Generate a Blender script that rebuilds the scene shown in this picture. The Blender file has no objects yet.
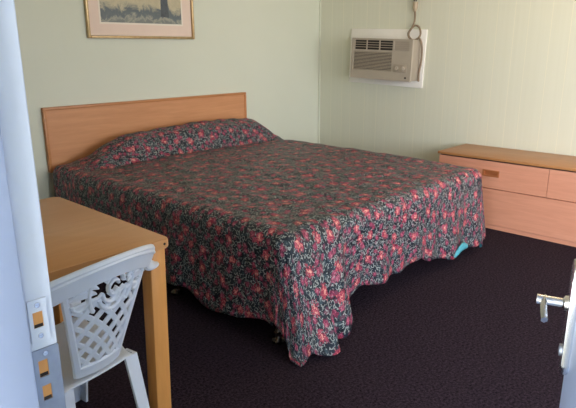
import bpy, bmesh, math, random
from math import sin, cos, pi, radians, sqrt, exp, atan2
from mathutils import Vector, Matrix
random.seed(4)
C = bpy.context.scene.collection

# ------------------------------------------------------------------ materials
def lin(c):
    return tuple(((x/255)/12.92 if x/255 <= .04045 else ((x/255+.055)/1.055)**2.4) for x in c) + (1,)

class NT:
    def __init__(s, name):
        s.m = bpy.data.materials.new(name); s.m.use_nodes = True
        s.n = s.m.node_tree.nodes; s.l = s.m.node_tree.links
        s.b = s.n['Principled BSDF']; s.out = s.n['Material Output']
    def add(s, t, **kw):
        nd = s.n.new(t)
        for k, v in kw.items():
            if k.startswith('i_'):
                key = k[2:]; key = int(key) if key.isdigit() else key.replace('_', ' ')
                nd.inputs[key].default_value = v
            else: setattr(nd, k, v)
        return nd
    def link(s, a, b): s.l.new(a, b)
    def coords(s, kind='Object', scale=(1,1,1), rot=(0,0,0)):
        tc = s.add('ShaderNodeTexCoord'); mp = s.add('ShaderNodeMapping')
        mp.inputs['Scale'].default_value = scale; mp.inputs['Rotation'].default_value = rot
        s.link(tc.outputs[kind], mp.inputs['Vector']); return mp.outputs[0]
    def noise(s, vec, scale, detail=4, rough=.55, dist=0):
        nd = s.add('ShaderNodeTexNoise'); nd.inputs['Scale'].default_value = scale
        nd.inputs['Detail'].default_value = detail; nd.inputs['Roughness'].default_value = rough
        nd.inputs['Distortion'].default_value = dist
        if vec is not None: s.link(vec, nd.inputs['Vector'])
        return nd
    def ramp(s, fac, stops, interp='LINEAR'):
        r = s.add('ShaderNodeValToRGB'); r.color_ramp.interpolation = interp
        e = r.color_ramp.elements
        while len(e) < len(stops): e.new(.5)
        for el, (p, c) in zip(e, stops):
            el.position = p; el.color = c if len(c) == 4 else tuple(c)+(1,)
        s.link(fac, r.inputs[0]); return r.outputs[0]
    def mix(s, fac, a, b, blend='MIX'):
        m = s.add('ShaderNodeMix', data_type='RGBA', blend_type=blend)
        for v, i in ((fac, 0), (a, 6), (b, 7)):
            if hasattr(v, 'is_output'): s.link(v, m.inputs[i])
            else: m.inputs[i].default_value = v
        return m.outputs[2]
    def math(s, op, a, b=None, clamp=False):
        m = s.add('ShaderNodeMath', operation=op, use_clamp=clamp)
        for v, i in ((a, 0), (b, 1)):
            if v is None: continue
            if hasattr(v, 'is_output'): s.link(v, m.inputs[i])
            else: m.inputs[i].default_value = v
        return m.outputs[0]
    def bump(s, h, strength=.3, dist=.01, prev=None):
        b = s.add('ShaderNodeBump'); b.inputs['Strength'].default_value = strength
        b.inputs['Distance'].default_value = dist; s.link(h, b.inputs['Height'])
        if prev is not None: s.link(prev, b.inputs['Normal'])
        s.link(b.outputs[0], s.b.inputs['Normal']); return b.outputs[0]
    def base(s, v):
        if hasattr(v, 'is_output'): s.link(v, s.b.inputs['Base Color'])
        else: s.b.inputs['Base Color'].default_value = v
    def set(s, rough=.5, metal=0, spec=.5, sheen=0):
        s.b.inputs['Roughness'].default_value = rough; s.b.inputs['Metallic'].default_value = metal
        s.b.inputs['Specular IOR Level'].default_value = spec
        if sheen: s.b.inputs['Sheen Weight'].default_value = sheen
        return s.m

def plain(name, col, rough=.5, metal=0, spec=.5, var=.06, scale=12, bump=0):
    t = NT(name); v = t.coords('Object'); n = t.noise(v, scale)
    c = lin(col); a = tuple(x*(1-var) for x in c[:3])+(1,); b = tuple(min(1, x*(1+var)) for x in c[:3])+(1,)
    t.base(t.ramp(n.outputs[0], [(.3, a), (.7, b)]))
    if bump: t.bump(t.noise(v, scale*12, 3).outputs[0], bump, .002)
    return t.set(rough, metal, spec)

def wood(name, c1, c2, axis='X', rough=.38, scale=1.0, spec=.4):
    t = NT(name)
    sc = {'X': (1.2, 16, 16), 'Y': (16, 1.2, 16), 'Z': (16, 16, 1.2)}[axis]
    v = t.coords('Object', tuple(q*scale for q in sc))
    n1 = t.noise(v, 2.2, 5, .6, .6); n2 = t.noise(v, 9, 3, .6)
    base = t.ramp(n1.outputs[0], [(.25, lin(c1)), (.75, lin(c2))])
    t.base(t.mix(t.math('MULTIPLY', n2.outputs[0], .28), base, lin(tuple(q*.8 for q in c1))))
    t.bump(n2.outputs[0], .05, .002)
    return t.set(rough, 0, spec)

def make_materials():
    M = {}
    # --- walls : pale sage paint, paneling grooves on the air-conditioner wall
    t = NT('painted_plaster'); v = t.coords('Object')
    t.base(t.ramp(t.noise(v, 1.3, 5).outputs[0], [(.3, lin((208,211,195))), (.7, lin((213,215,200)))]))
    t.bump(t.noise(v, 60, 3).outputs[0], .12, .002); M['wall'] = t.set(.5, 0, .35)
    t = NT('painted_panelling'); v = t.coords('Object')
    sp = t.add('ShaderNodeSeparateXYZ'); t.link(v, sp.inputs[0])
    groove = None
    for per, off, wd in ((.405, .03, .006), (.405, .135, .005), (.405, .30, .006)):
        f = t.math('FRACT', t.math('DIVIDE', t.math('ADD', sp.outputs[1], off+4.05), per))
        g = t.math('LESS_THAN', t.math('ABSOLUTE', t.math('SUBTRACT', f, .5)), wd)
        groove = g if groove is None else t.math('MAXIMUM', groove, g)
    streak = t.noise(t.coords('Object', (1, 14, .25)), 3, 4)
    base = t.ramp(streak.outputs[0], [(.3, lin((214,214,196))), (.7, lin((217,217,200)))])
    t.base(t.mix(t.math('MULTIPLY', groove, .45), base, lin((236,230,206))))
    b1 = t.bump(t.math('SUBTRACT', 1.0, groove), .35, .003)
    t.bump(t.noise(v, 55, 3).outputs[0], .1, .002, b1); M['panel'] = t.set(.42, 0, .4)
    M['ceiling'] = plain('ceiling_paint', (226,216,190), .8, bump=.2)
    # --- carpet
    t = NT('aubergine_carpet'); v = t.coords('Object')
    n = t.noise(v, 95, 4, .75); n2 = t.noise(v, 5, 4)
    c = t.ramp(n.outputs[0], [(.36, lin((16,12,18))), (.64, lin((66,54,66)))])
    t.base(t.mix(t.math('MULTIPLY', n2.outputs[0], .25), c, lin((33,28,36))))
    t.bump(n.outputs[0], .9, .008); M['carpet'] = t.set(.95, 0, .05)
    M['concrete'] = plain('walkway_concrete', (190,184,172), .9, bump=.4)
    # --- woods
    M['head'] = wood('headboard_veneer', (200,140,98), (216,156,112), 'X')
    M['headedge'] = wood('headboard_edge', (186,122,76), (204,142,92), 'X')
    M['desk'] = wood('desk_laminate', (196,142,92), (208,154,104), 'X', .34)
    M['deskleg'] = wood('desk_leg_wood', (206,142,76), (224,160,92), 'Z', .4)
    M['deskapron'] = wood('desk_apron_wood', (186,118,64), (202,134,76), 'X', .4)
    M['dresstop'] = wood('dresser_top_wood', (172,118,74), (192,136,88), 'Y', .38)
    M['dress'] = wood('dresser_front_veneer', (212,146,118), (228,162,134), 'Y', .42)
    M['dressbody'] = wood('dresser_body_wood', (196,132,96), (208,146,108), 'Z', .45)
    M['pull'] = wood('pull_wood', (168,100,60), (184,116,72), 'Y', .4)
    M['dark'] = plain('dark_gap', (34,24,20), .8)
    # --- metals / plastics / paint
    M['doorpaint'] = plain('door_paint', (176,192,222), .32, bump=.03, var=.03)
    M['jamb'] = plain('jamb_paint', (204,211,226), .38, bump=.05, var=.03)
    M['stop'] = plain('stop_paint', (160,172,200), .45, var=.03)
    M['chrome'] = plain('brushed_chrome', (214,216,220), .22, 1, var=.03)
    M['steel'] = plain('strike_steel', (156,162,172), .42, .8, var=.08, scale=40)
    M['blackmetal'] = plain('black_metal', (84,74,70), .25, .7)
    M['plastic'] = plain('white_plastic', (216,224,238), .42, var=.02)
    M['ac'] = plain('ac_housing_plastic', (164,153,138), .5, var=.03)
    M['acface'] = plain('ac_face_plastic', (174,163,148), .5, var=.03)
    M['acdark'] = plain('ac_shadow_plastic', (40,36,32), .6)
    M['acgrille'] = plain('ac_grille_plastic', (170,158,142), .55, var=.03)
    M['acgap'] = plain('ac_grille_gap', (64,56,50), .7)
    M['whiteboard'] = plain('white_painted_board', (238,234,228), .5, var=.02)
    M['cord'] = plain('beige_cord', (136,118,98), .5)
    M['plug'] = plain('beige_plug', (176,158,134), .45)
    M['gold'] = plain('gilt_frame', (186,160,118), .35, .6, var=.15, scale=30)
    M['mat'] = plain('pink_mat_board', (226,204,190), .8, var=.02)
    M['matline'] = plain('mat_bevel', (232,220,206), .8, var=.02)
    # --- art print: muted watercolour
    t = NT('watercolour_print'); v = t.coords('Object')
    sp = t.add('ShaderNodeSeparateXYZ'); t.link(v, sp.inputs[0])
    n = t.noise(v, 12, 7, .7, .9); n3 = t.noise(v, 30, 5, .7)
    h = t.math('ADD', sp.outputs[2], t.math('MULTIPLY', t.math('SUBTRACT', n.outputs[0], .5), .22))
    col = t.ramp(t.math('MULTIPLY', t.math('ADD', h, .22), 2.2, True),
        [(.0, lin((128,132,128))), (.05, lin((176,174,156))), (.085, lin((108,116,120))), (.17, lin((98,106,112))), (.21, lin((156,154,140))), (.27, lin((208,196,164))), (.75, lin((206,190,160))), (1, lin((176,184,180)))])
    t.base(t.mix(t.math('MULTIPLY', n3.outputs[0], .5), col, lin((84,92,98)))); M['print'] = t.set(.35, 0, .4)
    M['trunk'] = plain('print_ink', (70,78,86), .4, var=.25, scale=40)
    # --- bedspread
    t = NT('floral_bedspread'); uv = t.coords('UV')
    wob = t.noise(uv, 22, 3, .6)
    wv = t.add('ShaderNodeVectorMath', operation='MULTIPLY_ADD'); t.link(wob.outputs[1], wv.inputs[0])
    wv.inputs[1].default_value = (.03,.03,0); t.link(uv, wv.inputs[2]); w = wv.outputs[0]
    def vor(scale, feat='F1', rnd=1.0, vec=None):
        vn = t.add('ShaderNodeTexVoronoi', feature=feat, voronoi_dimensions='2D')
        vn.inputs['Scale'].default_value = scale; vn.inputs['Randomness'].default_value = rnd
        t.link(vec or w, vn.inputs['Vector']); return vn
    bg = t.ramp(t.noise(uv, 52, 3, .6).outputs[0], [(.36, lin((13,15,24))), (.5, lin((25,40,54))), (.66, lin((17,17,30)))])
    fine = t.noise(uv, 95, 3, .75); f0 = t.math('SUBTRACT', fine.outputs[0], .5); big = t.noise(uv, 22, 2, .5)
    c = bg
    # mauve and dusty-pink sprigs
    f3 = vor(33, 'F1', 1)
    m3 = t.math('LESS_THAN', t.math('ADD', f3.outputs['Distance'], t.math('MULTIPLY', f0, .7)), .31)
    sc3 = t.add('ShaderNodeSeparateColor'); t.link(f3.outputs['Color'], sc3.inputs[0])
    col3 = t.ramp(sc3.outputs[0], [(.0, lin((91,52,72))), (.25, lin((52,71,81))), (.66, lin((114,59,81))), (.85, lin((34,52,67)))], 'CONSTANT')
    c = t.mix(t.math('MULTIPLY', m3, .9), c, col3)
    # pale curls : broken rings
    def curls(scale, r0, wd, seed):
        vn = vor(scale, 'F1', 1)
        ring = t.math('LESS_THAN', t.math('ABSOLUTE', t.math('SUBTRACT', vn.outputs['Distance'], r0)), wd)
        gap = t.math('GREATER_THAN', t.noise(uv, seed, 1).outputs[0], .50)
        return t.math('MULTIPLY', ring, gap)
    c = t.mix(t.math('MULTIPLY', t.math('MAXIMUM', curls(36, .33, .055, 60), curls(46, .40, .065, 72)), .85), c, lin((160,166,164)))
    # mid flowers, then large ragged roses
    f2 = vor(17, 'F1', .95)
    m2 = t.math('LESS_THAN', t.math('ADD', f2.outputs['Distance'], t.math('MULTIPLY', f0, .9)), .22)
    c2 = t.ramp(fine.outputs[0], [(.38, lin((84,24,52))), (.5, lin((150,54,88))), (.62, lin((206,120,140)))])
    c = t.mix(t.math('MULTIPLY', m2, .92), c, c2)
    f1 = vor(9.2, 'F1', .75)
    m1 = t.math('LESS_THAN', t.math('ADD', t.math('ADD', f1.outputs['Distance'], t.math('MULTIPLY', f0, .75)), t.math('MULTIPLY', t.math('SUBTRACT', big.outputs[0], .5), .4)), .190)
    c1 = t.ramp(t.math('ADD', t.math('MULTIPLY', f1.outputs['Distance'], .8), t.math('MULTIPLY', f0, .9)), [(-.0, lin((216,164,150))), (.05, lin((184,78,94))), (.12, lin((150,42,70))), (.25, lin((84,24,52)))])
    c = t.mix(m1, c, c1)
    t.base(c)
    q = vor(16, 'SMOOTH_F1', 1, uv)
    b1 = t.bump(q.outputs['Distance'], .55, .02)
    t.bump(t.noise(uv, 26, 3).outputs[0], .4, .012, b1)
    M['spread'] = t.set(.5, 0, .35)
    M['lining'] = plain('turquoise_lining', (70,150,168), .6, var=.1)
    M['ticking'] = plain('mattress_ticking', (70,66,74), .8)
    # --- window glass : thin pane
    t = NT('window_glass')
    tr = t.add('ShaderNodeBsdfTransparent'); gl = t.add('ShaderNodeBsdfGlossy'); gl.inputs['Roughness'].default_value = .02
    ms = t.add('ShaderNodeMixShader'); ms.inputs[0].default_value = .06
    t.link(tr.outputs[0], ms.inputs[1]); t.link(gl.outputs[0], ms.inputs[2]); t.link(ms.outputs[0], t.out.inputs[0]); M['glass'] = t.m
    t = NT('lamp_glass'); t.base(lin((250,236,206)))
    t.b.inputs['Emission Color'].default_value = (1, .66, .34, 1); t.b.inputs['Emission Strength'].default_value = LAMP; M['lampglass'] = t.m
    return M

# ------------------------------------------------------------------ knobs
SKY, SIDE, LAMP = 3.3, 11.5, 22.0
EXPO = 0.56
M = make_materials()

# ------------------------------------------------------------------ mesh helpers
def obj(name, bm, m, parent=None, smooth=True, loc=None):
    bmesh.ops.recalc_face_normals(bm, faces=bm.faces[:])
    me = bpy.data.meshes.new(name); bm.to_mesh(me); bm.free()
    if smooth:
        for p in me.polygons: p.use_smooth = True
        me.set_sharp_from_angle(angle=radians(38))
    for mm in (m if isinstance(m, (list, tuple)) else [m]): me.materials.append(mm)
    o = bpy.data.objects.new(name, me); C.objects.link(o)
    if parent is not None: o.parent = parent
    if loc: o.location = loc
    return o
def thing(name, label, cat, loc=(0,0,0), rotz=0, group=None):
    o = bpy.data.objects.new(name, None); C.objects.link(o); o.empty_display_size = .1
    o.location = loc; o.rotation_euler = (0,0,rotz); tag(o, label, cat, group); return o
def tag(o, label, cat, group=None):
    o['label'] = label; o['category'] = cat
    if group: o['group'] = group
    return o
def struct(name, bm, m, parent=None, smooth=False):
    o = obj(name, bm, m, parent, smooth)
    if parent is None: o['kind'] = 'structure'
    return o
def box(bm, x0, x1, y0, y1, z0, z1, bev=0, seg=2):
    r = bmesh.ops.create_cube(bm, size=1)['verts']
    for v in r:
        v.co = Vector(((x0+x1)/2 + v.co.x*(x1-x0), (y0+y1)/2 + v.co.y*(y1-y0), (z0+z1)/2 + v.co.z*(z1-z0)))
    if bev:
        es = list({e for v in r for e in v.link_edges})
        bmesh.ops.bevel(bm, geom=es, offset=bev, segments=seg, affect='EDGES', profile=.5)
def B(*a, **k):
    bm = bmesh.new(); box(bm, *a, **k); return bm
def rings(bm, rs, cap=True, closed=False):
    vs = [[bm.verts.new(p) for p in r] for r in rs]
    n = len(vs[0]); seq = list(zip(vs, vs[1:])) + ([(vs[-1], vs[0])] if closed else [])
    for a, b in seq:
        for i in range(n):
            j = (i+1) % n; bm.faces.new((a[i], a[j], b[j], b[i]))
    if cap and not closed:
        bm.faces.new(vs[0]); bm.faces.new(vs[-1][::-1])
def smooth_path(pts, n):
    P = [Vector(p) for p in pts]; out = []
    P = [P[0]*2-P[1]] + P + [P[-1]*2-P[-2]]
    for i in range(1, len(P)-2):
        a, b, c, d = P[i-1:i+3]
        for k in range(n):
            t = k/n
            out.append(.5*((2*b)+(c-a)*t+(2*a-5*b+4*c-d)*t*t+(3*b-a-3*c+d)*t**3))
    out.append(P[-2].copy()); return out
def tube(bm, pts, r, seg=10, closed=False):
    rs = []; n = len(pts); prev = None
    for i, p in enumerate(pts):
        a = pts[(i-1) % n] if (closed or i > 0) else p
        b = pts[(i+1) % n] if (closed or i < n-1) else p
        t = (b-a).normalized()
        u = prev if prev is not None else t.orthogonal()
        u = (u - t*u.dot(t)).normalized(); prev = u; w = t.cross(u)
        rr = r(i/(n-1)) if callable(r) else r
        rs.append([p + (u*cos(2*pi*k/seg) + w*sin(2*pi*k/seg))*rr for k in range(seg)])
    rings(bm, rs, True, closed)
def ribbon(bm, pts, nrm, width, thick, rnd=.35):
    """Flat strip swept along pts: thick along nrm, wide across; ends capped."""
    rs = []; n = len(pts)
    for i, p in enumerate(pts):
        t = (pts[min(i+1, n-1)] - pts[max(i-1, 0)]).normalized()
        N = (nrm[i] if isinstance(nrm, list) else nrm).normalized()
        N = (N - t*N.dot(t)).normalized(); W = t.cross(N)
        w = (width(i/(n-1)) if callable(width) else width)/2; h = (thick(i/(n-1)) if callable(thick) else thick)/2
        q = min(w, h)*2*rnd
        sec = [(w, h-q), (w-q, h), (-w+q, h), (-w, h-q), (-w, -h+q), (-w+q, -h), (w-q, -h), (w, -h+q)]
        rs.append([p + W*a + N*b for a, b in sec])
    rings(bm, rs)
def lathe(bm, prof, c, axis=Vector((0,0,1)), seg=20):
    axis = axis.normalized(); u = axis.orthogonal().normalized(); w = axis.cross(u); c = Vector(c)
    rings(bm, [[c + axis*z + (u*cos(2*pi*k/seg)+w*sin(2*pi*k/seg))*max(r, 1e-4) for k in range(seg)] for r, z in prof])
def prism(bm, poly, z0, z1, bev=0):
    a = [bm.verts.new((x, y, z0)) for x, y in poly]; b = [bm.verts.new((x, y, z1)) for x, y in poly]
    n = len(poly); fs = [bm.faces.new(a[::-1]), bm.faces.new(b)]
    for i in range(n): fs.append(bm.faces.new((a[i], a[(i+1) % n], b[(i+1) % n], b[i])))
    if bev:
        es = [e for e in bm.edges if abs(e.verts[0].co.z-e.verts[1].co.z) < 1e-6 and e.verts[0] in a+b]
        bmesh.ops.bevel(bm, geom=es, offset=bev, segments=2, affect='EDGES', profile=.5)
def rrect(x0, x1, y0, y1, r, n=6):
    out = []
    for cx, cy, a0 in ((x1-r, y1-r, 0), (x0+r, y1-r, 90), (x0+r, y0+r, 180), (x1-r, y0+r, 270)):
        for k in range(n+1):
            a = radians(a0 + 90*k/n); out.append((cx+r*cos(a), cy+r*sin(a)))
    return out
def wall_with_holes(axis, c0, c1, a0, a1, z0, z1, holes):
    """Solid slab; holes = [(a, a, z, z)] cut right through."""
    bm = bmesh.new()
    xs = sorted({a0, a1, *[h[0] for h in holes], *[h[1] for h in holes]}); zs = sorted({z0, z1, *[h[2] for h in holes], *[h[3] for h in holes]})
    for i in range(len(xs)-1):
        for j in range(len(zs)-1):
            mx, mz = (xs[i]+xs[i+1])/2, (zs[j]+zs[j+1])/2
            if any(h[0] < mx < h[1] and h[2] < mz < h[3] for h in holes): continue
            if axis == 'x': box(bm, c0, c1, xs[i], xs[i+1], zs[j], zs[j+1])
            else: box(bm, xs[i], xs[i+1], c0, c1, zs[j], zs[j+1])
    return bm

# ------------------------------------------------------------------ the room
XW, YW, XD, YN, HC = 4.41, 3.70, .30, -2.3, 2.42      # AC wall, headboard wall, door wall (inner face), near wall, ceiling
JL, JR = .74, -.04                                    # door opening
struct('floor', B(.12, XW+.1, YN-.1, YW+.1, -.1, 0), M['carpet'])
struct('ceiling', B(.12, XW+.1, YN-.1, YW+.1, HC, HC+.1), M['ceiling'])
struct('wall_back', B(.12, XW+.1, YW, YW+.1, 0, HC), M['wall'])
struct('wall_right', B(XW, XW+.1, YN-.1, YW, 0, HC), M['panel'])
struct('wall_near', wall_with_holes('y', YN-.1, YN, .12, XW, 0, HC, [(.75, 3.75, .7, 2.15)]), M['wall'])
struct('wall_front', wall_with_holes('x', .14, XD, YN, YW, 0, HC, [(JR-.03, JL+.03, 0, 2.1), (-2.2, -.55, .55, 2.15)]), M['wall'])
struct('shade_wall', B(-1.7, .12, -.52, -.42, -.16, 2.45), M['wall'])  # unseen wall, added to block the bright side of the sky from the jamb
struct('shade_roof', B(-1.7, .13, -.52, YW+1, 2.45, 2.6), M['ceiling'])  # unseen overhang, added to cut skylight on the door jamb
struct('walkway', B(-2.2, .12, YN-1.5, YW+1, -.16, -.03), M['concrete'])
struct('trim_corner', B(XW-.014, XW, YW-.014, YW, 0, HC), M['wall'])

# door frame : left jamb with its stop and strike plates, head and right jamb
def jamb():
    bm = bmesh.new(); box(bm, .14, XD+.004, JL, JL+.03, 0, 2.1, .002)
    j = struct('trim_1', bm, M['jamb'])
    obj('door_stop', B(.14, .262, JL-.016, JL, 0, 2.07, .003), M['stop'], j)
    # painted plate (one hole) above, steel plate (two holes) below, on the reveal facing -y
    def plate(name, x0, x1, z0, z1, holes, m, screws):
        y0 = JL-.0025
        p = obj(name, wall_with_holes('y', y0, JL+.0005, x0, x1, z0, z1, holes), m, j, False)
        bmw = bmesh.new()
        for h in holes: box(bmw, h[0], h[1], JL-.0008, JL+.0008, h[2], h[3])
        obj('mortise_wood', bmw, M['deskleg'], p, False)
        bmk = bmesh.new()
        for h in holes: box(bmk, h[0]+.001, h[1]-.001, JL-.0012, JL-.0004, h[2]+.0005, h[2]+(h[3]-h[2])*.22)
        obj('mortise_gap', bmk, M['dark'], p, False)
        for sx, sz in screws:
            bs = bmesh.new(); lathe(bs, [(.0001, 0), (.0042, 0), (.0036, .0012), (.0001, .0016)], (sx, y0, sz), Vector((0,-1,0)), 14)
            box(bs, sx-.003, sx+.003, y0-.002, y0-.0014, sz-.0005, sz+.0005); obj('screw', bs, M['chrome'], p)
        return p
    plate('strike_plate', .268, .294, .905, .968, [(.2735, .2875, .926, .950)], M['jamb'], [(.281, .960), (.281, .914)])['label'] = 'white painted strike plate'
    plate('strike_plate', .266, .3035, .778, .893, [(.2725, .286, .850, .876), (.2735, .2865, .812, .836)], M['steel'], [(.284, .885), (.284, .789)])['label'] = 'bare steel strike plate'
jamb()
struct('trim_2', B(.14, XD+.004, JR-.03, JR, 0, 2.1, .002), M['jamb'])
struct('trim_3', B(.14, XD+.004, JR, JL, 2.07, 2.1), M['jamb'])

# window in the front wall beside the door
wn = struct('window_1', wall_with_holes('x', .17, .27, -2.2, -.55, .55, 2.15, [(-2.15, -.6, .6, 2.1)]), M['jamb'])
obj('window_pane', B(.215, .221, -2.15, -.6, .6, 2.1), M['glass'], wn, False)

wn = struct('added_window', wall_with_holes('y', YN-.08, YN-.01, .75, 3.75, .7, 2.15, [(.8, 2.22, .75, 2.1), (2.28, 3.7, .75, 2.1)]), M['jamb'])  # unseen window, added to bring daylight onto the headboard wall and bed foot
for x0, x1 in ((.8, 2.22), (2.28, 3.7)): obj('window_pane', B(x0, x1, YN-.05, YN-.044, .75, 2.1), M['glass'], wn, False)

# open door leaf, swung into the room, with lever handle
def door():
    L, T, Hh = .80, .045, 2.04
    ang = radians(19)
    end = Vector((.964, .243, 0)); ex = Vector((cos(ang), sin(ang), 0))
    o = struct('door_1', B(-L, 0, -T, 0, .012, Hh, .0025), M['doorpaint'])
    o.location = end; o.rotation_euler = (0,0,ang)
    # local: x towards the free edge, +y the outdoor face (seen), z up
    bm = bmesh.new(); pl = [(x, z) for x, z in rrect(-.07, -.014, .775, .975, .026, 6)]
    prism(bm, pl, 0, .012, .003)
    bmesh.ops.transform(bm, matrix=Matrix(((1,0,0,0),(0,0,1,0),(0,1,0,0),(0,0,0,1))), verts=bm.verts[:])
    e = obj('escutcheon', bm, M['chrome'], o)
    bm = bmesh.new()
    lathe(bm, [(.013, 0), (.0125, .005), (.008, .008), (.008, .04), (.0088, .043), (.0088, .047), (.0001, .048)], (-.036, .012, .896), Vector((0,1,0)), 20)
    obj('handle_neck', bm, M['chrome'], o)
    bm = bmesh.new()
    pts = smooth_path([(-.031,.046,.898), (-.045,.048,.894), (-.062,.047,.886), (-.074,.045,.878)], 6)
    ribbon(bm, pts, Vector((0,1,0)), lambda t: .015+.002*t, .010, .45)
    obj('lever_handle', bm, M['chrome'], o)
    bm = bmesh.new(); lathe(bm, [(.010,0), (.010,.004), (.0001,.0055)], (-.042, .012, .815), Vector((0,1,0)), 18)
    obj('lock_cylinder', bm, M['steel'], o)
    obj('latch_plate', B(0, .002, -.034, -.011, .80, .93), M['steel'], o, False)
    obj('latch_bolt', B(.002, .012, -.029, -.016, .862, .882, .002), M['chrome'], o)
door()

# ------------------------------------------------------------------ ceiling lamp
cl = thing('ceiling_lamp', 'round warm glass ceiling lamp over the middle of the room', 'lamp', (3.3, .7, HC))
bm = bmesh.new(); lathe(bm, [(.001, 0), (.17, 0), (.17, -.025), (.001, -.025)], (0,0,0)); obj('base', bm, M['gold'], cl)
bm = bmesh.new(); lathe(bm, [(.155*cos(a), -.026-.09*sin(a)) for a in [radians(q) for q in range(0, 91, 10)]], (0,0,0)); obj('lamp_shade', bm, M['lampglass'], cl)

# ------------------------------------------------------------------ bed
bed = thing('bed', 'king size bed pushed head-first against the headboard wall', 'bed', (2.575, 2.52, 0))
bx, by = 2.575, 2.52
def bl(x0, x1, y0, y1, z0, z1, b=0): return B(x0-bx, x1-bx, y0-by, y1-by, z0, z1, bev=b, seg=3)
obj('mattress', bl(1.63, 3.43, 1.54, 3.60, .33, .52, .05), M['ticking'], bed)
obj('box_spring', bl(1.64, 3.42, 1.55, 3.60, .15, .325, .015), M['ticking'], bed)
bm = bmesh.new()
for x0, x1, y0, y1 in ((1.645, 1.68, 1.56, 3.59), (3.38, 3.415, 1.56, 3.59), (1.68, 3.38, 1.6, 1.63), (1.68, 3.38, 3.5, 3.53), (2.55, 2.59, 1.63, 3.5)):
    box(bm, x0-bx, x1-bx, y0-by, y1-by, .118, .148)
obj('bed_frame', bm, M['blackmetal'], bed, False)
for x, y in ((1.665, 1.622), (1.665, 2.40), (1.665, 3.4), (3.395, 1.622), (3.395, 2.40), (3.395, 3.4)):
    bm = bmesh.new(); lathe(bm, [(.001, 0), (.030, 0), (.032, .012), (.022, .022), (.018, .03), (.018, .05), (.023, .056), (.019, .062), (.019, .117), (.001, .117)], (x-bx, y-by, 0))
    obj('leg', bm, M['blackmetal'], bed)
bm = bmesh.new(); lathe(bm, [(.001, 0), (.012, 0), (.009, .01), (.009, .117), (.001, .117)], (2.57-bx, 1.66-by, 0)); obj('leg', bm, M['chrome'], bed)['label'] = 'thin metal centre leg'

# bedspread: one cloth from flat coordinates, draped over the rounded edge
X0, X1, Y0, Y1 = 1.65, 3.47, 1.56, 3.60      # where the top begins to bend over
RB = .055
def sm(t): t = max(0, min(1, t)); return t*t*(3-2*t)
def lerp_tab(t, tab):
    for (a, va), (b, vb) in zip(tab, tab[1:]):
        if t <= b: return va + (vb-va)*sm((t-a)/(b-a))
    return tab[-1][1]
def top_z(x, y):
    fx = (x-X0)/(X1-X0)
    z = .545 + .022*sin(pi*max(0, min(1, fx)))*sm((y-1.6)/.9)
    # pillows under the spread: steep tuck in front, soft ends
    px = sm((x-1.58)/.55)*sm((3.54-x)/.26)
    f = y - (3.31 + .012*sin(x*6))
    prof = sm(f/.10)*.62 + sm(f/.24)*.38
    tail = 1 - .6*sm((y-3.50)/.12)
    z += (.172+.012*sin(x*3.1-1))*px*prof*tail
    z -= .026*exp(-((f+.012)/.022)**2)*px
    z += .004*sin(x*21+y*4)*sin(y*17-x*3) + .003*sin(x*43+1.3*sin(y*20))
    return z
def drape(s, t):
    x1 = X1 - .075*sm((2.3-max(t, Y0))/.75)     # the cloth is pulled in a little towards the foot
    s = x1 + (s-X1) if s > X1 else X0 + (s-X0)*(x1-X0)/(X1-X0) if s > X0 else s
    ex, ey = min(max(s, X0), x1), min(max(t, Y0), Y1)
    dx, dy = s-ex, t-ey; d = sqrt(dx*dx+dy*dy); zt = top_z(ex, ey)
    if d < 1e-6: return Vector((ex, ey, zt))
    nx, ny = dx/d, dy/d
    a = d/RB
    if a < pi/2: out, drop = RB*sin(a), RB*(1-cos(a))
    else: out, drop = RB, RB + (d-RB*pi/2)
    h = max(0, d-RB)/.5                       # 0 at the edge, 1 about the hem
    cor = min(1, abs(nx*ny)*2.4)              # 1 in a corner's cone
    th = atan2(abs(dy), abs(dx))              # 0 side, pi/2 foot
    # fold waves along straight runs
    along = ey if abs(nx) > abs(ny) else ex
    straight = (.014*sin(along*17+.8) + .010*sin(along*29+2.1*sin(along*5)))*h**1.3
    out += straight*(1-cor) + .025*h
    if t < Y0+.3 and s < X0+.45:              # foot-left corner: two long folds thrown towards the foot
        if dx < 0 and dy < 0: g = lerp_tab(th/(pi/2), ((0,.0),(.25,.01),(.4,.025),(.55,.045),(.75,.08),(1,.115)))
        elif dy < 0: g = lerp_tab((s-X0)/.45, ((0,.115),(.24,.135),(.33,.04),(.50,.10),(.60,.09),(.72,.0),(1,0)))
        else: g = 0
        out += h*g
    elif s > x1-.01 and t < Y0+.3:
        out += cor*h*(.035 + .03*cos((th-.6)*6))
    z = zt-drop
    p = Vector((ex+nx*out, ey+ny*out, z))
    if p.z < .012:
        ov = .012-p.z; p.x += nx*ov*.5; p.y += ny*ov*.5; p.z = .012 + .004*sin(s*60+t*47)**2
    return p
DL, DF, DR, DH = .475, .425, .475, .02
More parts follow.
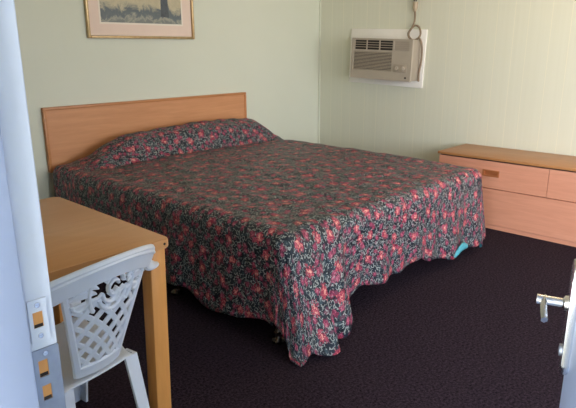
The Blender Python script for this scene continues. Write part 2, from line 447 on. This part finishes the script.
def spread():
    bm = bmesh.new(); uvl = bm.loops.layers.uv.new('cloth')
    step = .0165
    def axis(a, b): n = round((b-a)/step); return [a+(b-a)*i/n for i in range(n+1)]
    S = axis(X0-DL, X1+DR); T = axis(Y0-DF, Y1+DH)
    nS, nT = len(S), len(T)
    V = []; F = []; AL = [0]
    for t0, t1 in zip(T, T[1:]): AL.append(AL[-1] + (drape(2.5, t1)-drape(2.5, t0)).length)
    for j, t in enumerate(T):
        for i, s in enumerate(S):
            # scalloped, slightly uneven hem
            s2, t2 = s, t
            if s < X0: s2 = X0 + (s-X0)*(1 + .018*sin(t*9+1) + .02*sin(t*4.1) - .10*exp(-((t-2.19)/.12)**2)*1.0 + .06*exp(-((t-2.05)/.15)**2) - .09*sm((1.80-t)/.2))
            if s > X1: s2 = X1 + (s-X1)*(1 + .03*sin(t*8))
            if t < Y0: t2 = Y0 + (t-Y0)*(1 + .03*sin(s*11+.4) + .02*sin(s*23) + .29*sm((2.05-s)/.22) + .20*sm((s-2.6)/.6))
            V.append(bm.verts.new(drape(s2, t2))); F.append((s2, AL[j]))
    def inside(i, j):                          # cloth corners are cut round
        for cx, sx in ((X0, -1), (X1, 1)):
            dx, dy = (S[i]-cx)*sx, Y0-T[j]
            if dx > 0 and dy > 0:
                th = atan2(dy, dx)/(pi/2)
                if dx*dx+dy*dy > (.475 + (.072*sm((th-.36)/.1) if sx < 0 else 0))**2: return False
        return True
    for j in range(nT-1):
        for i in range(nS-1):
            if not all(inside(a, b) for a, b in ((i, j), (i+1, j), (i, j+1), (i+1, j+1))): continue
            idx = (j*nS+i, j*nS+i+1, (j+1)*nS+i+1, (j+1)*nS+i)
            f = bm.faces.new([V[k] for k in idx])
            for lp, k in zip(f.loops, idx): lp[uvl].uv = F[k]
    for v in [v for v in bm.verts if not v.link_faces]: bm.verts.remove(v)
    o = obj('bedspread', bm, [M['spread'], M['lining']])
    md = o.modifiers.new('thickness', 'SOLIDIFY'); md.thickness = .007; md.offset = 1; md.material_offset = 1; md.material_offset_rim = 0
    return tag(o, 'dark floral quilted bedspread with red roses covering the whole bed', 'bedspread')
spr = spread()
# turned-up hem near the foot's right corner, showing the lining
def hem_d(s): return DF*(1 + .03*sin(s*11+.4) + .02*sin(s*23) + .20*sm((s-2.6)/.6))
def flap():
    bm = bmesh.new(); n = 12; rows = []
    ym = min(drape(3.02 + .02*k, Y0-DF*1.1).y for k in range(16))
    for k in range(n+1):
        u = k/n; s = 3.06 + .25*u
        w = .052*sin(pi*min(1, max(0, u)))**.6 + .002
        r = []
        for q in range(5):
            d = hem_d(s) + .004 - w*(1-q/4)
            p = drape(s, Y0-d); p.y = ym - .009 - .012*sin(pi*q/4) + .03*(2*u-1)**4; r.append(p)
        rows.append(r)
    vs = [[bm.verts.new(p) for p in r] for r in rows]
    for a, b in zip(vs, vs[1:]):
        for q in range(4): bm.faces.new((a[q], a[q+1], b[q+1], b[q]))
    o = obj('lining_fold', bm, M['lining'], spr); o['label'] = 'turquoise lining showing at the turned hem'
    md = o.modifiers.new('thickness', 'SOLIDIFY'); md.thickness = .003
flap()

# headboard
hb = thing('headboard', 'long orange wood headboard panel fixed to the wall behind the bed', 'headboard', (2.492, YW-.0008, .50))
obj('panel', B(-.88, .88, -.026, -.004, .012, .412), M['head'], hb, False)
bm = bmesh.new()
box(bm, -.895, .895, -.034, 0, .41, .43, .004); box(bm, -.895, -.875, -.034, 0, .0, .41, .004); box(bm, .875, .895, -.034, 0, .0, .41, .004); box(bm, -.875, .875, -.034, 0, 0, .015, .004)
obj('edge_trim', bm, M['headedge'], hb)

for x in (-.70, .70): obj('leg', B(x-.03, x+.03, -.026, -.004, -.5, .012), M['headedge'], hb, False)

# ------------------------------------------------------------------ picture
pc = thing('framed_picture', 'gilt framed landscape watercolour print hanging above the headboard', 'picture', (2.411, YW, 1.367))
Wp, Hp, fr = .446, .66, .018
obj('mat_board', B(-Wp+.02, Wp-.02, -.016, -.008, .02, Hp-.02), M['mat'], pc, False)
bm = bmesh.new()
for x0, x1, z0, z1 in ((-Wp, -Wp+fr, 0, Hp), (Wp-fr, Wp, 0, Hp), (-Wp+fr, Wp-fr, 0, fr), (-Wp+fr, Wp-fr, Hp-fr, Hp)):
    box(bm, x0, x1, -.034, -.001, z0, z1, .006)
obj('frame', bm, M['gold'], pc)
a0, a1, b0, b1 = -.338, .335, .108, Hp-.11
obj('mat_bevel', wall_with_holes('y', -.0175, -.016, a0-.012, a1+.012, b0-.012, b1+.012, [(a0, a1, b0, b1)]), M['matline'], pc, False)
bm = B(a0, a1, -.0005, 0, -(b1-b0)/2, (b1-b0)/2)
pr = obj('print', bm, M['print'], pc, False, (0, -.0163, (b0+b1)/2)); pr['label'] = 'grey-blue landscape with a dark tree trunk'
def blob(pts, m, nm, yy):
    bm = bmesh.new(); v = [bm.verts.new((x, 0, z)) for x, z in pts]; f = bm.faces.new(v)
    r = bmesh.ops.extrude_face_region(bm, geom=[f]); 
    for e in r['geom']:
        if isinstance(e, bmesh.types.BMVert): e.co.y -= .0006
    o = obj(nm, bm, m, pr, False, (0, yy, 0)); return o
zc = -(b1-b0)/2
blob([(.150, zc+.05), (.155, zc+.2), (.158, zc+.40), (.185, zc+.42), (.212, zc+.40), (.214, zc+.2), (.222, zc+.045)], M['trunk'], 'tree_trunk', -.0006)

# ------------------------------------------------------------------ air conditioner
mp = obj('mounting_panel', B(-.02, -.001, -.392, .392, 0, .484, .003), M['whiteboard'], None, True, (XW, 2.925, .974))
mp.rotation_euler = (radians(2.0), 0, 0)
tag(mp, 'white board panel on the wall framing the air conditioner', 'panel')
ac = thing('air_conditioner', 'beige window air conditioner mounted through the white board panel', 'air conditioner', (XW-.02, 2.872, 1.030))
ac.rotation_euler = (radians(2.0), 0, 0)
D = .15                                           # how far the face stands out (towards -x)
yl, yr, zt, zb = .316, -.308, .345, 0             # left is +y
obj('housing', B(-D+.02, .0, yr+.004, yl-.004, zb+.003, zt-.003, .008), M['ac'], ac)
bm = bmesh.new(); F0, F1 = -D, -D+.024
face_holes = [(-.115, yl-.025, .248, .330), (-.115, yl-.023, .075, .232), (-.275, -.130, .252, .326)]
for q in [0]:
    w = wall_with_holes('x', F0, F1, yr, yl, zb, zt, face_holes)
bm.free()
obj('front_panel', w, M['acface'], ac, False)
obj('vent_cavity', B(F0+.018, F1+.002, -.112, yl-.028, .250, .328), M['acdark'], ac, False)
for k in range(3):
    z = .270+.02*k; bm = B(F0+.001, F0+.016, -.115, yl-.025, z-.0028, z+.0028); obj('louver', bm, M['acgrille'], ac, False)
for k in (1, 2):
    y = -.115 + k*(yl-.025+.115)/3; obj('vane', B(F0-.0005, F0+.014, y-.003, y+.003, .248, .330), M['acgrille'], ac, False)
obj('grille_backing', B(F0+.012, F1+.002, -.115, yl-.023, .075, .232), M['acgap'], ac, False)
for k in range(13):
    z = .081+.0121*k; bm = B(F0+.001, F0+.012, -.115, yl-.023, z-.0036, z+.0032, .001, seg=1); obj('grille_slat', bm, M['acgrille'], ac, False)
obj('side_vent_backing', B(F0+.010, F1+.002, -.275, -.130, .252, .326), M['ac'], ac, False)
for k in range(4):
    z = .262+.0155*k; obj('side_vent_slat', B(F0+.002, F0+.010, -.275, -.130, z-.003, z+.004), M['acgrille'], ac, False)
cp = obj('control_panel', B(F0-.003, F0+.004, -.265, -.140, .07, .14, .002), M['ac'], ac)
for y in (-.170, -.235):
    bm = bmesh.new(); lathe(bm, [(.018, 0), (.016, .012), (.0001, .013)], (F0-.003, y, .105), Vector((-1,0,0)), 18); box(bm, F0-.020, F0-.014, y-.003, y+.003, .091, .119, .001)
    obj('control_knob', bm, M['acface'], cp)
bm = B(F0-.001, F0+.002, -.270, -.252, .022, .036); obj('badge', bm, M['acgap'], ac, False)
# cord: outlet -> loop -> behind the housing's right side   (AC-local coordinates)
iv = ac.matrix_basis.inverted()
def wl(p): return iv @ Vector(p)
bm = bmesh.new()
main = [(4.385,2.635,1.605), (4.38,2.630,1.545), (4.37,2.628,1.505), (4.36,2.665,1.475), (4.355,2.690,1.435), (4.352,2.665,1.392), (4.35,2.61,1.385), (4.352,2.572,1.42), (4.36,2.585,1.475), (4.365,2.63,1.50), (4.358,2.675,1.465), (4.35,2.680,1.415), (4.345,2.63,1.378), (4.345,2.575,1.395), (4.345,2.548,1.34), (4.35,2.545,1.27), (4.355,2.552,1.20), (4.36,2.568,1.12), (4.37,2.575,1.04)]
main = main[:3] + [(x, y-.018, z-.022) for x, y, z in main[3:]]
tube(bm, smooth_path([wl(p) for p in main], 8), .0085, 8)
cd = obj('power_cord', bm, M['cord'], ac)
bm = bmesh.new(); q = wl((4.385, 2.637, 1.60))
lathe(bm, [(.001, -.012), (.010, -.012), (.016, .008), (.021, .02), (.021, .068), (.001, .070)], q, Vector((0,0,1)), 10); obj('plug', bm, M['plug'], cd)
# outlet the cord is plugged into
ot = thing('wall_outlet', 'small beige outlet box on the panelled wall above the air conditioner', 'outlet', (XW, 2.640, 1.70))
obj('box', B(-.045, 0, -.035, .035, 0, .11, .004), M['plug'], ot)
bm = bmesh.new(); box(bm, -.030, -.018, -.012, -.006, -.028, .001); box(bm, -.030, -.018, .006, .012, -.028, .001); obj('prong', bm, M['blackmetal'], ot, False)
obj('face_plate', B(-.048, -.045, -.028, .028, .01, .10, .001), M['whiteboard'], ot)
for z in (.035, .075):
    for y in (-.008, .008): obj('slot', B(-.049, -.0478, y-.002, y+.002, z-.006, z+.006), M['blackmetal'], ot, False)

# ------------------------------------------------------------------ dresser
dr = thing('dresser', 'long low wood dresser with recessed pulls against the panelled wall', 'dresser', (4.17, .95, 0))
dx0, dx1 = 3.93-4.17, 4.40-4.17; yl_, yr_ = 2.08-.95, -.40-.95
bm = bmesh.new(); box(bm, dx0+.02, dx1, yr_+.002, yl_-.002, .0, .505, .003); obj('body', bm, M['dressbody'], dr)
obj('top', B(dx0-.008, dx1, yr_-.012, yl_+.012, .512, .53, .003), M['dresstop'], dr)
obj('shadow_gap', B(dx0+.008, dx1-.01, yr_+.01, yl_-.01, .504, .513), M['dark'], dr, False)
obj('plinth', B(dx0+.004, dx0+.02, yr_+.004, yl_-.004, .0, .03), M['dress'], dr, False)
def drawer(ya, yb, za, zb, handle):
    bm = wall_with_holes('x', dx0, dx0+.019, yb+.0015, ya-.0015, za, zb, [(handle-.052, handle+.052, .400, .432)] if handle else [])
    d = obj('drawer', bm, M['dress'], dr, False)
    if handle:
        obj('pull_recess', B(dx0+.014, dx0+.0185, handle-.053, handle+.053, .399, .433), M['pull'], d, False)
        bm = wall_with_holes('x', dx0-.005, dx0+.004, handle-.062, handle+.062, .392, .440, [(handle-.048, handle+.048, .402, .430)])
        obj('pull', bm, M['pull'], d, False)
ys = [(yl_, 1.258-.95), (1.258-.95, .43-.95), (.43-.95, yr_)]
for ya, yb in ys: drawer(ya, yb, .306, .503, (ya+yb)/2-.008)
drawer(yl_, yr_, .033, .300, None)

# ------------------------------------------------------------------ desk
dk = thing('desk', 'square orange wood desk against the wall just left of the doorway', 'desk', (.63, 1.755, 0))
hx, hy = .315, .375
bm = bmesh.new(); prism(bm, rrect(-hx, hx, -hy, hy, .018, 5), .712, .740, .005); obj('tabletop', bm, M['desk'], dk)
for sx, sy in ((1,-1), (1,1), (-1,1), (-1,-1)):
    x, y = sx*(hx-.037), sy*(hy-.040); bm = bmesh.new(); box(bm, x-.029, x+.025, y-.027, y+.027, 0, .712, .004)
    for v in bm.verts: v.co.x -= sx*.018*(1-v.co.z/.712)
    obj('leg', bm, M['deskleg'], dk)
for sy in (-1, 1):
    y = sy*(hy-.046); obj('apron', B(-hx+.064, hx-.064, y-.009, y+.009, .655, .711), M['deskapron'], dk, False)
for sx in (-1, 1):
    x = sx*(hx-.044); obj('apron', B(x-.009, x+.009, -hy+.066, hy-.067, .632, .711), M['deskapron'], dk, False)
bm = bmesh.new(); lathe(bm, [(.0001, 0), (.004, 0), (.004, .001), (.0001, .0014)], (hx-.022, -hy, .727), Vector((0,-1,0)), 12); obj('screw', bm, M['dark'], dk)

# ------------------------------------------------------------------ plastic chair
def chair(loc, rot):
    t = thing('plastic_chair', 'white moulded plastic armchair with lattice back tucked at the desk', 'chair', loc, rot)
    def S(u, v):
        """back surface: u -1..1 across, v 0..1 up"""
        v0 = max(0, v); w = .070 + .072*v0
        x = u*w
        y = -.200 - .112*v + .046*u*u*(.3+.7*v)
        z = .445 + .342*v - .029*u*u*v
        return Vector((x, y, z))
    def N(u, v):
        e = .01; a = S(u+e, v)-S(u-e, v); b = S(u, v+e)-S(u, v-e); return a.cross(b).normalized()
    bk = bmesh.new()
    def strip(uv, width, th):
        pts = [S(u, v) for u, v in uv]; ribbon(bk, pts, [N(u, v) for u, v in uv], width, th)
    def line(u0, v0, u1, v1, n=8): return [(u0+(u1-u0)*k/n, v0+(v1-v0)*k/n) for k in range(n+1)]
    # stiles, bottom band
    for s in (-1, 1):
        strip([(s*(.95+.02*q), -.02+.98*q) for q in [k/10 for k in range(11)]], lambda q: .018+.006*(1-q), .014)
    strip(line(-.98, .02, .98, .02), .042, .014)
    # diagonal lattice inside the panel, clipped to it
    vmax = lambda u: .74 - .06*abs(u)**2
    def clip(f, n=60):
        seg = []
        for k in range(n+1):
            u, v = f(-1.4+2.8*k/n)
            if abs(u) < .93 and .05 < v < vmax(u): seg.append((u, v))
        return seg
    for k in range(-5, 9):
        c = k*.165
        a = clip(lambda u, c=c: (u, c + .30*(u+1)*1.0))
        if len(a) > 3: strip(a, .018, .007)
        b = clip(lambda u, c=c: (u, c + .36*(1-u)))
        if len(b) > 3 and k % 1 == 0: strip(b, .016, .006)
    # moulded rose: petals as curved strips under the top rail
    def petal(cu, cv, r, a0, a1, w=.012, k2=1.0):
        strip([(cu + r*k2*cos(a)*1.25, cv + r*sin(a)*.62) for a in [radians(a0+(a1-a0)*k/12) for k in range(13)]], w, .016)
    petal(0, .76, .10, 20, 340, .009); petal(.02, .757, .20, 15, 150, .012); petal(-.02, .755, .20, 195, 330, .012)
    petal(0, .76, .31, 30, 150, .013); petal(.02, .755, .31, 200, 345, .013); petal(.03, .75, .42, -35, 30, .013); petal(-.03, .75, .42, 150, 215, .013)
    def leaf(u0, v0, u1, v1, w, bow):
        strip([(u0+(u1-u0)*k/10, v0+(v1-v0)*k/10 + bow*sin(pi*k/10)) for k in range(11)], lambda q: .004+w*sin(pi*q)**.8, .010)
    for sd in (-1, 1):
        leaf(sd*.36, .80, sd*.92, .885, .020, .02); leaf(sd*.40, .76, sd*.94, .79, .022, .02); leaf(sd*.36, .71, sd*.93, .71, .020, -.02)
        petal(sd*.66, .835, .14, 0, 180, .010); petal(sd*.72, .745, .13, 180, 360, .010)
    # crown: broad top rail
    us = [-1.38 + 2.76*k/28 for k in range(29)]
    strip([(u, .935) for u in us], lambda q: (.066 + .008*abs(2*q-1)**2)*min(1, .45+min(q,1-q)*14), .018)
    strip([(u*.98, .985) for u in us], .014, .026)
    obj('backrest', bk, M['plastic'], t)
    # seat
    bm = bmesh.new(); nx, ny = 16, 16; g = []
    for j in range(ny+1):
        r = []
        for i in range(nx+1):
            a, b = 2*i/nx-1, 2*j/ny-1
            w = .142 + .07*sm((b+1)/1.3)
            x = a*w*(1-.06*b*b); y = b*.205*(1-.05*a*a)
            z = .425 - .014*(1-a*a)*(1-b*b) - (.03*max(0, abs(a)-.85)/.15 if abs(a) > .85 else 0) - (.035*(b-.8)/.2 if b > .8 else 0)
            r.append(bm.verts.new((x, y, z)))
        g.append(r)
    for j in range(ny):
        for i in range(nx): bm.faces.new((g[j][i], g[j][i+1], g[j+1][i+1], g[j+1][i]))
    st = obj('seat', bm, M['plastic'], t); md = st.modifiers.new('thickness', 'SOLIDIFY'); md.thickness = .006
    md = st.modifiers.new('soft', 'BEVEL'); md.width = .002; md.segments = 1
    # legs: L-section, splayed and tapering
    def leg(top, foot, sx, sy, w0, w1):
        bm = bmesh.new(); rs = []
        for k in range(9):
            q = k/8; p = Vector(top).lerp(Vector(foot), q); w = w0+(w1-w0)*q; th = .009
            sec = [(0,0), (-sx*w,0), (-sx*w,-sy*th), (-sx*th,-sy*th), (-sx*th,-sy*w), (0,-sy*w)]
            rs.append([p+Vector((a, b, 0)) for a, b in sec])
        rings(bm, rs); return obj('leg', bm, M['plastic'], t)
    for s in (-1, 1):
        leg((s*.134, -.196, .418), (s*.158, -.250, 0), s, -1, .044, .032)
        leg((s*.212, .196, .400), (s*.265, .30, 0), s, 1, .058, .040)
        # arm sweeps forward from the shoulder and down to the front leg
        sh = S(s*1.24, .93)
        bm = bmesh.new()
        pts = smooth_path([sh, sh+Vector((s*.012, .016, -.022)), Vector((s*.226, -.185, .672)), Vector((s*.240, -.13, .636)), Vector((s*.247, -.03, .618)), Vector((s*.248, .10, .612)), Vector((s*.240, .185, .580)), Vector((s*.224, .205, .50)), Vector((s*.210, .20, .405))], 6)
        nr = []
        for i, p in enumerate(pts):
            q = i/(len(pts)-1); v = N(s, .93).lerp(Vector((0,0,1)), sm(q/.35)) if q < .6 else Vector((0,0,1)).lerp(Vector((0,1,.1)), sm((q-.6)/.2)); nr.append(v)
        ribbon(bm, pts, nr, lambda q: .052-.008*sin(pi*q)+.018*max(0,1-q*5), .014); obj('armrest', bm, M['plastic'], t)
    return t
chair((.628, 1.54, 0), radians(10))

# ------------------------------------------------------------------ light
w = bpy.data.worlds.new('sky'); bpy.context.scene.world = w; w.use_nodes = True
nt = w.node_tree; nd = nt.nodes; bg = nd['Background']
tc = nd.new('ShaderNodeTexCoord'); sp = nd.new('ShaderNodeSeparateXYZ'); nt.links.new(tc.outputs['Generated'], sp.inputs[0])
rp = nd.new('ShaderNodeValToRGB'); e = rp.color_ramp.elements
mr = nd.new('ShaderNodeMapRange'); mr.inputs['From Min'].default_value = -1; nt.links.new(sp.outputs[2], mr.inputs['Value']); nt.links.new(mr.outputs[0], rp.inputs[0])
e[0].position = .45; e[0].color = (.66, .66, .66, 1)
e[1].position = .53; e[1].color = (.54, .72, 1.0, 1)
# brighter, sunward half of the sky (and sunlit ground under it) towards -y
m1 = nd.new('ShaderNodeMapRange'); m1.interpolation_type = 'SMOOTHSTEP'; m1.inputs['From Min'].default_value = .35; m1.inputs['From Max'].default_value = .9
ng = nd.new('ShaderNodeVectorMath'); ng.operation = 'DOT_PRODUCT'; ng.inputs[1].default_value = (-.62, -.785, 0)
nt.links.new(tc.outputs['Generated'], ng.inputs[0]); nt.links.new(ng.outputs['Value'], m1.inputs['Value'])
m1.inputs['To Min'].default_value = SKY; m1.inputs['To Max'].default_value = SIDE
wm = nd.new('ShaderNodeMix'); wm.data_type = 'RGBA'; wm.inputs[7].default_value = (1, .96, .88, 1)
nt.links.new(m1.outputs[0], bg.inputs[1])
m2 = nd.new('ShaderNodeMath'); m2.operation = 'DIVIDE'; m2.inputs[1].default_value = SIDE*1.6; m2.use_clamp = True
nt.links.new(m1.outputs[0], m2.inputs[0]); nt.links.new(m2.outputs[0], wm.inputs[0]); nt.links.new(rp.outputs[0], wm.inputs[6])
nt.links.new(wm.outputs[2], bg.inputs[0])
def portal(loc, sx, sz):
    l = bpy.data.lights.new('daylight_portal', 'AREA'); l.shape = 'RECTANGLE'; l.size = sz; l.size_y = sx
    l.cycles.is_portal = True
    o = bpy.data.objects.new('daylight_portal', l); C.objects.link(o); o.location = loc; o.rotation_euler = (0, -pi/2, 0)
l2 = bpy.data.lights.new('daylight_portal', 'AREA'); l2.shape = 'RECTANGLE'; l2.size = 3.0; l2.size_y = 1.45; l2.cycles.is_portal = True
o2 = bpy.data.objects.new('daylight_portal', l2); C.objects.link(o2); o2.location = (2.25, YN-.12, 1.425); o2.rotation_euler = (pi/2, 0, 0)
portal((.13, (JL+JR)/2, 1.03), JL-JR, 2.06); portal((.13, -1.375, 1.35), 1.65, 1.6)

# ------------------------------------------------------------------ camera
cam = bpy.data.cameras.new('camera'); co = bpy.data.objects.new('camera', cam); C.objects.link(co)
f, cx, cy = 563.0, 288.0, 204.0
X = Vector((835-cx, 46-cy, f)).normalized(); Y = Vector((-336-cx, 50-cy, f)); Y = (Y - X*X.dot(Y)).normalized(); Z = X.cross(Y)
right = Vector((X.x, Y.x, Z.x)); down = Vector((X.y, Y.y, Z.y)); fwd = Vector((X.z, Y.z, Z.z))
co.matrix_world = Matrix(((right.x, -down.x, -fwd.x, 0), (right.y, -down.y, -fwd.y, 0), (right.z, -down.z, -fwd.z, 1.3), (0,0,0,1)))
cam.sensor_width = 36; cam.lens = f*36/576; cam.clip_start = .02
sc = bpy.context.scene; sc.camera = co
sc.view_settings.view_transform = 'Standard'; sc.view_settings.look = 'None'; sc.view_settings.gamma = 1; sc.view_settings.use_curve_mapping = False
sc.view_settings.exposure = EXPO
sc.cycles.use_denoising = True; sc.cycles.max_bounces = 10; sc.cycles.diffuse_bounces = 6
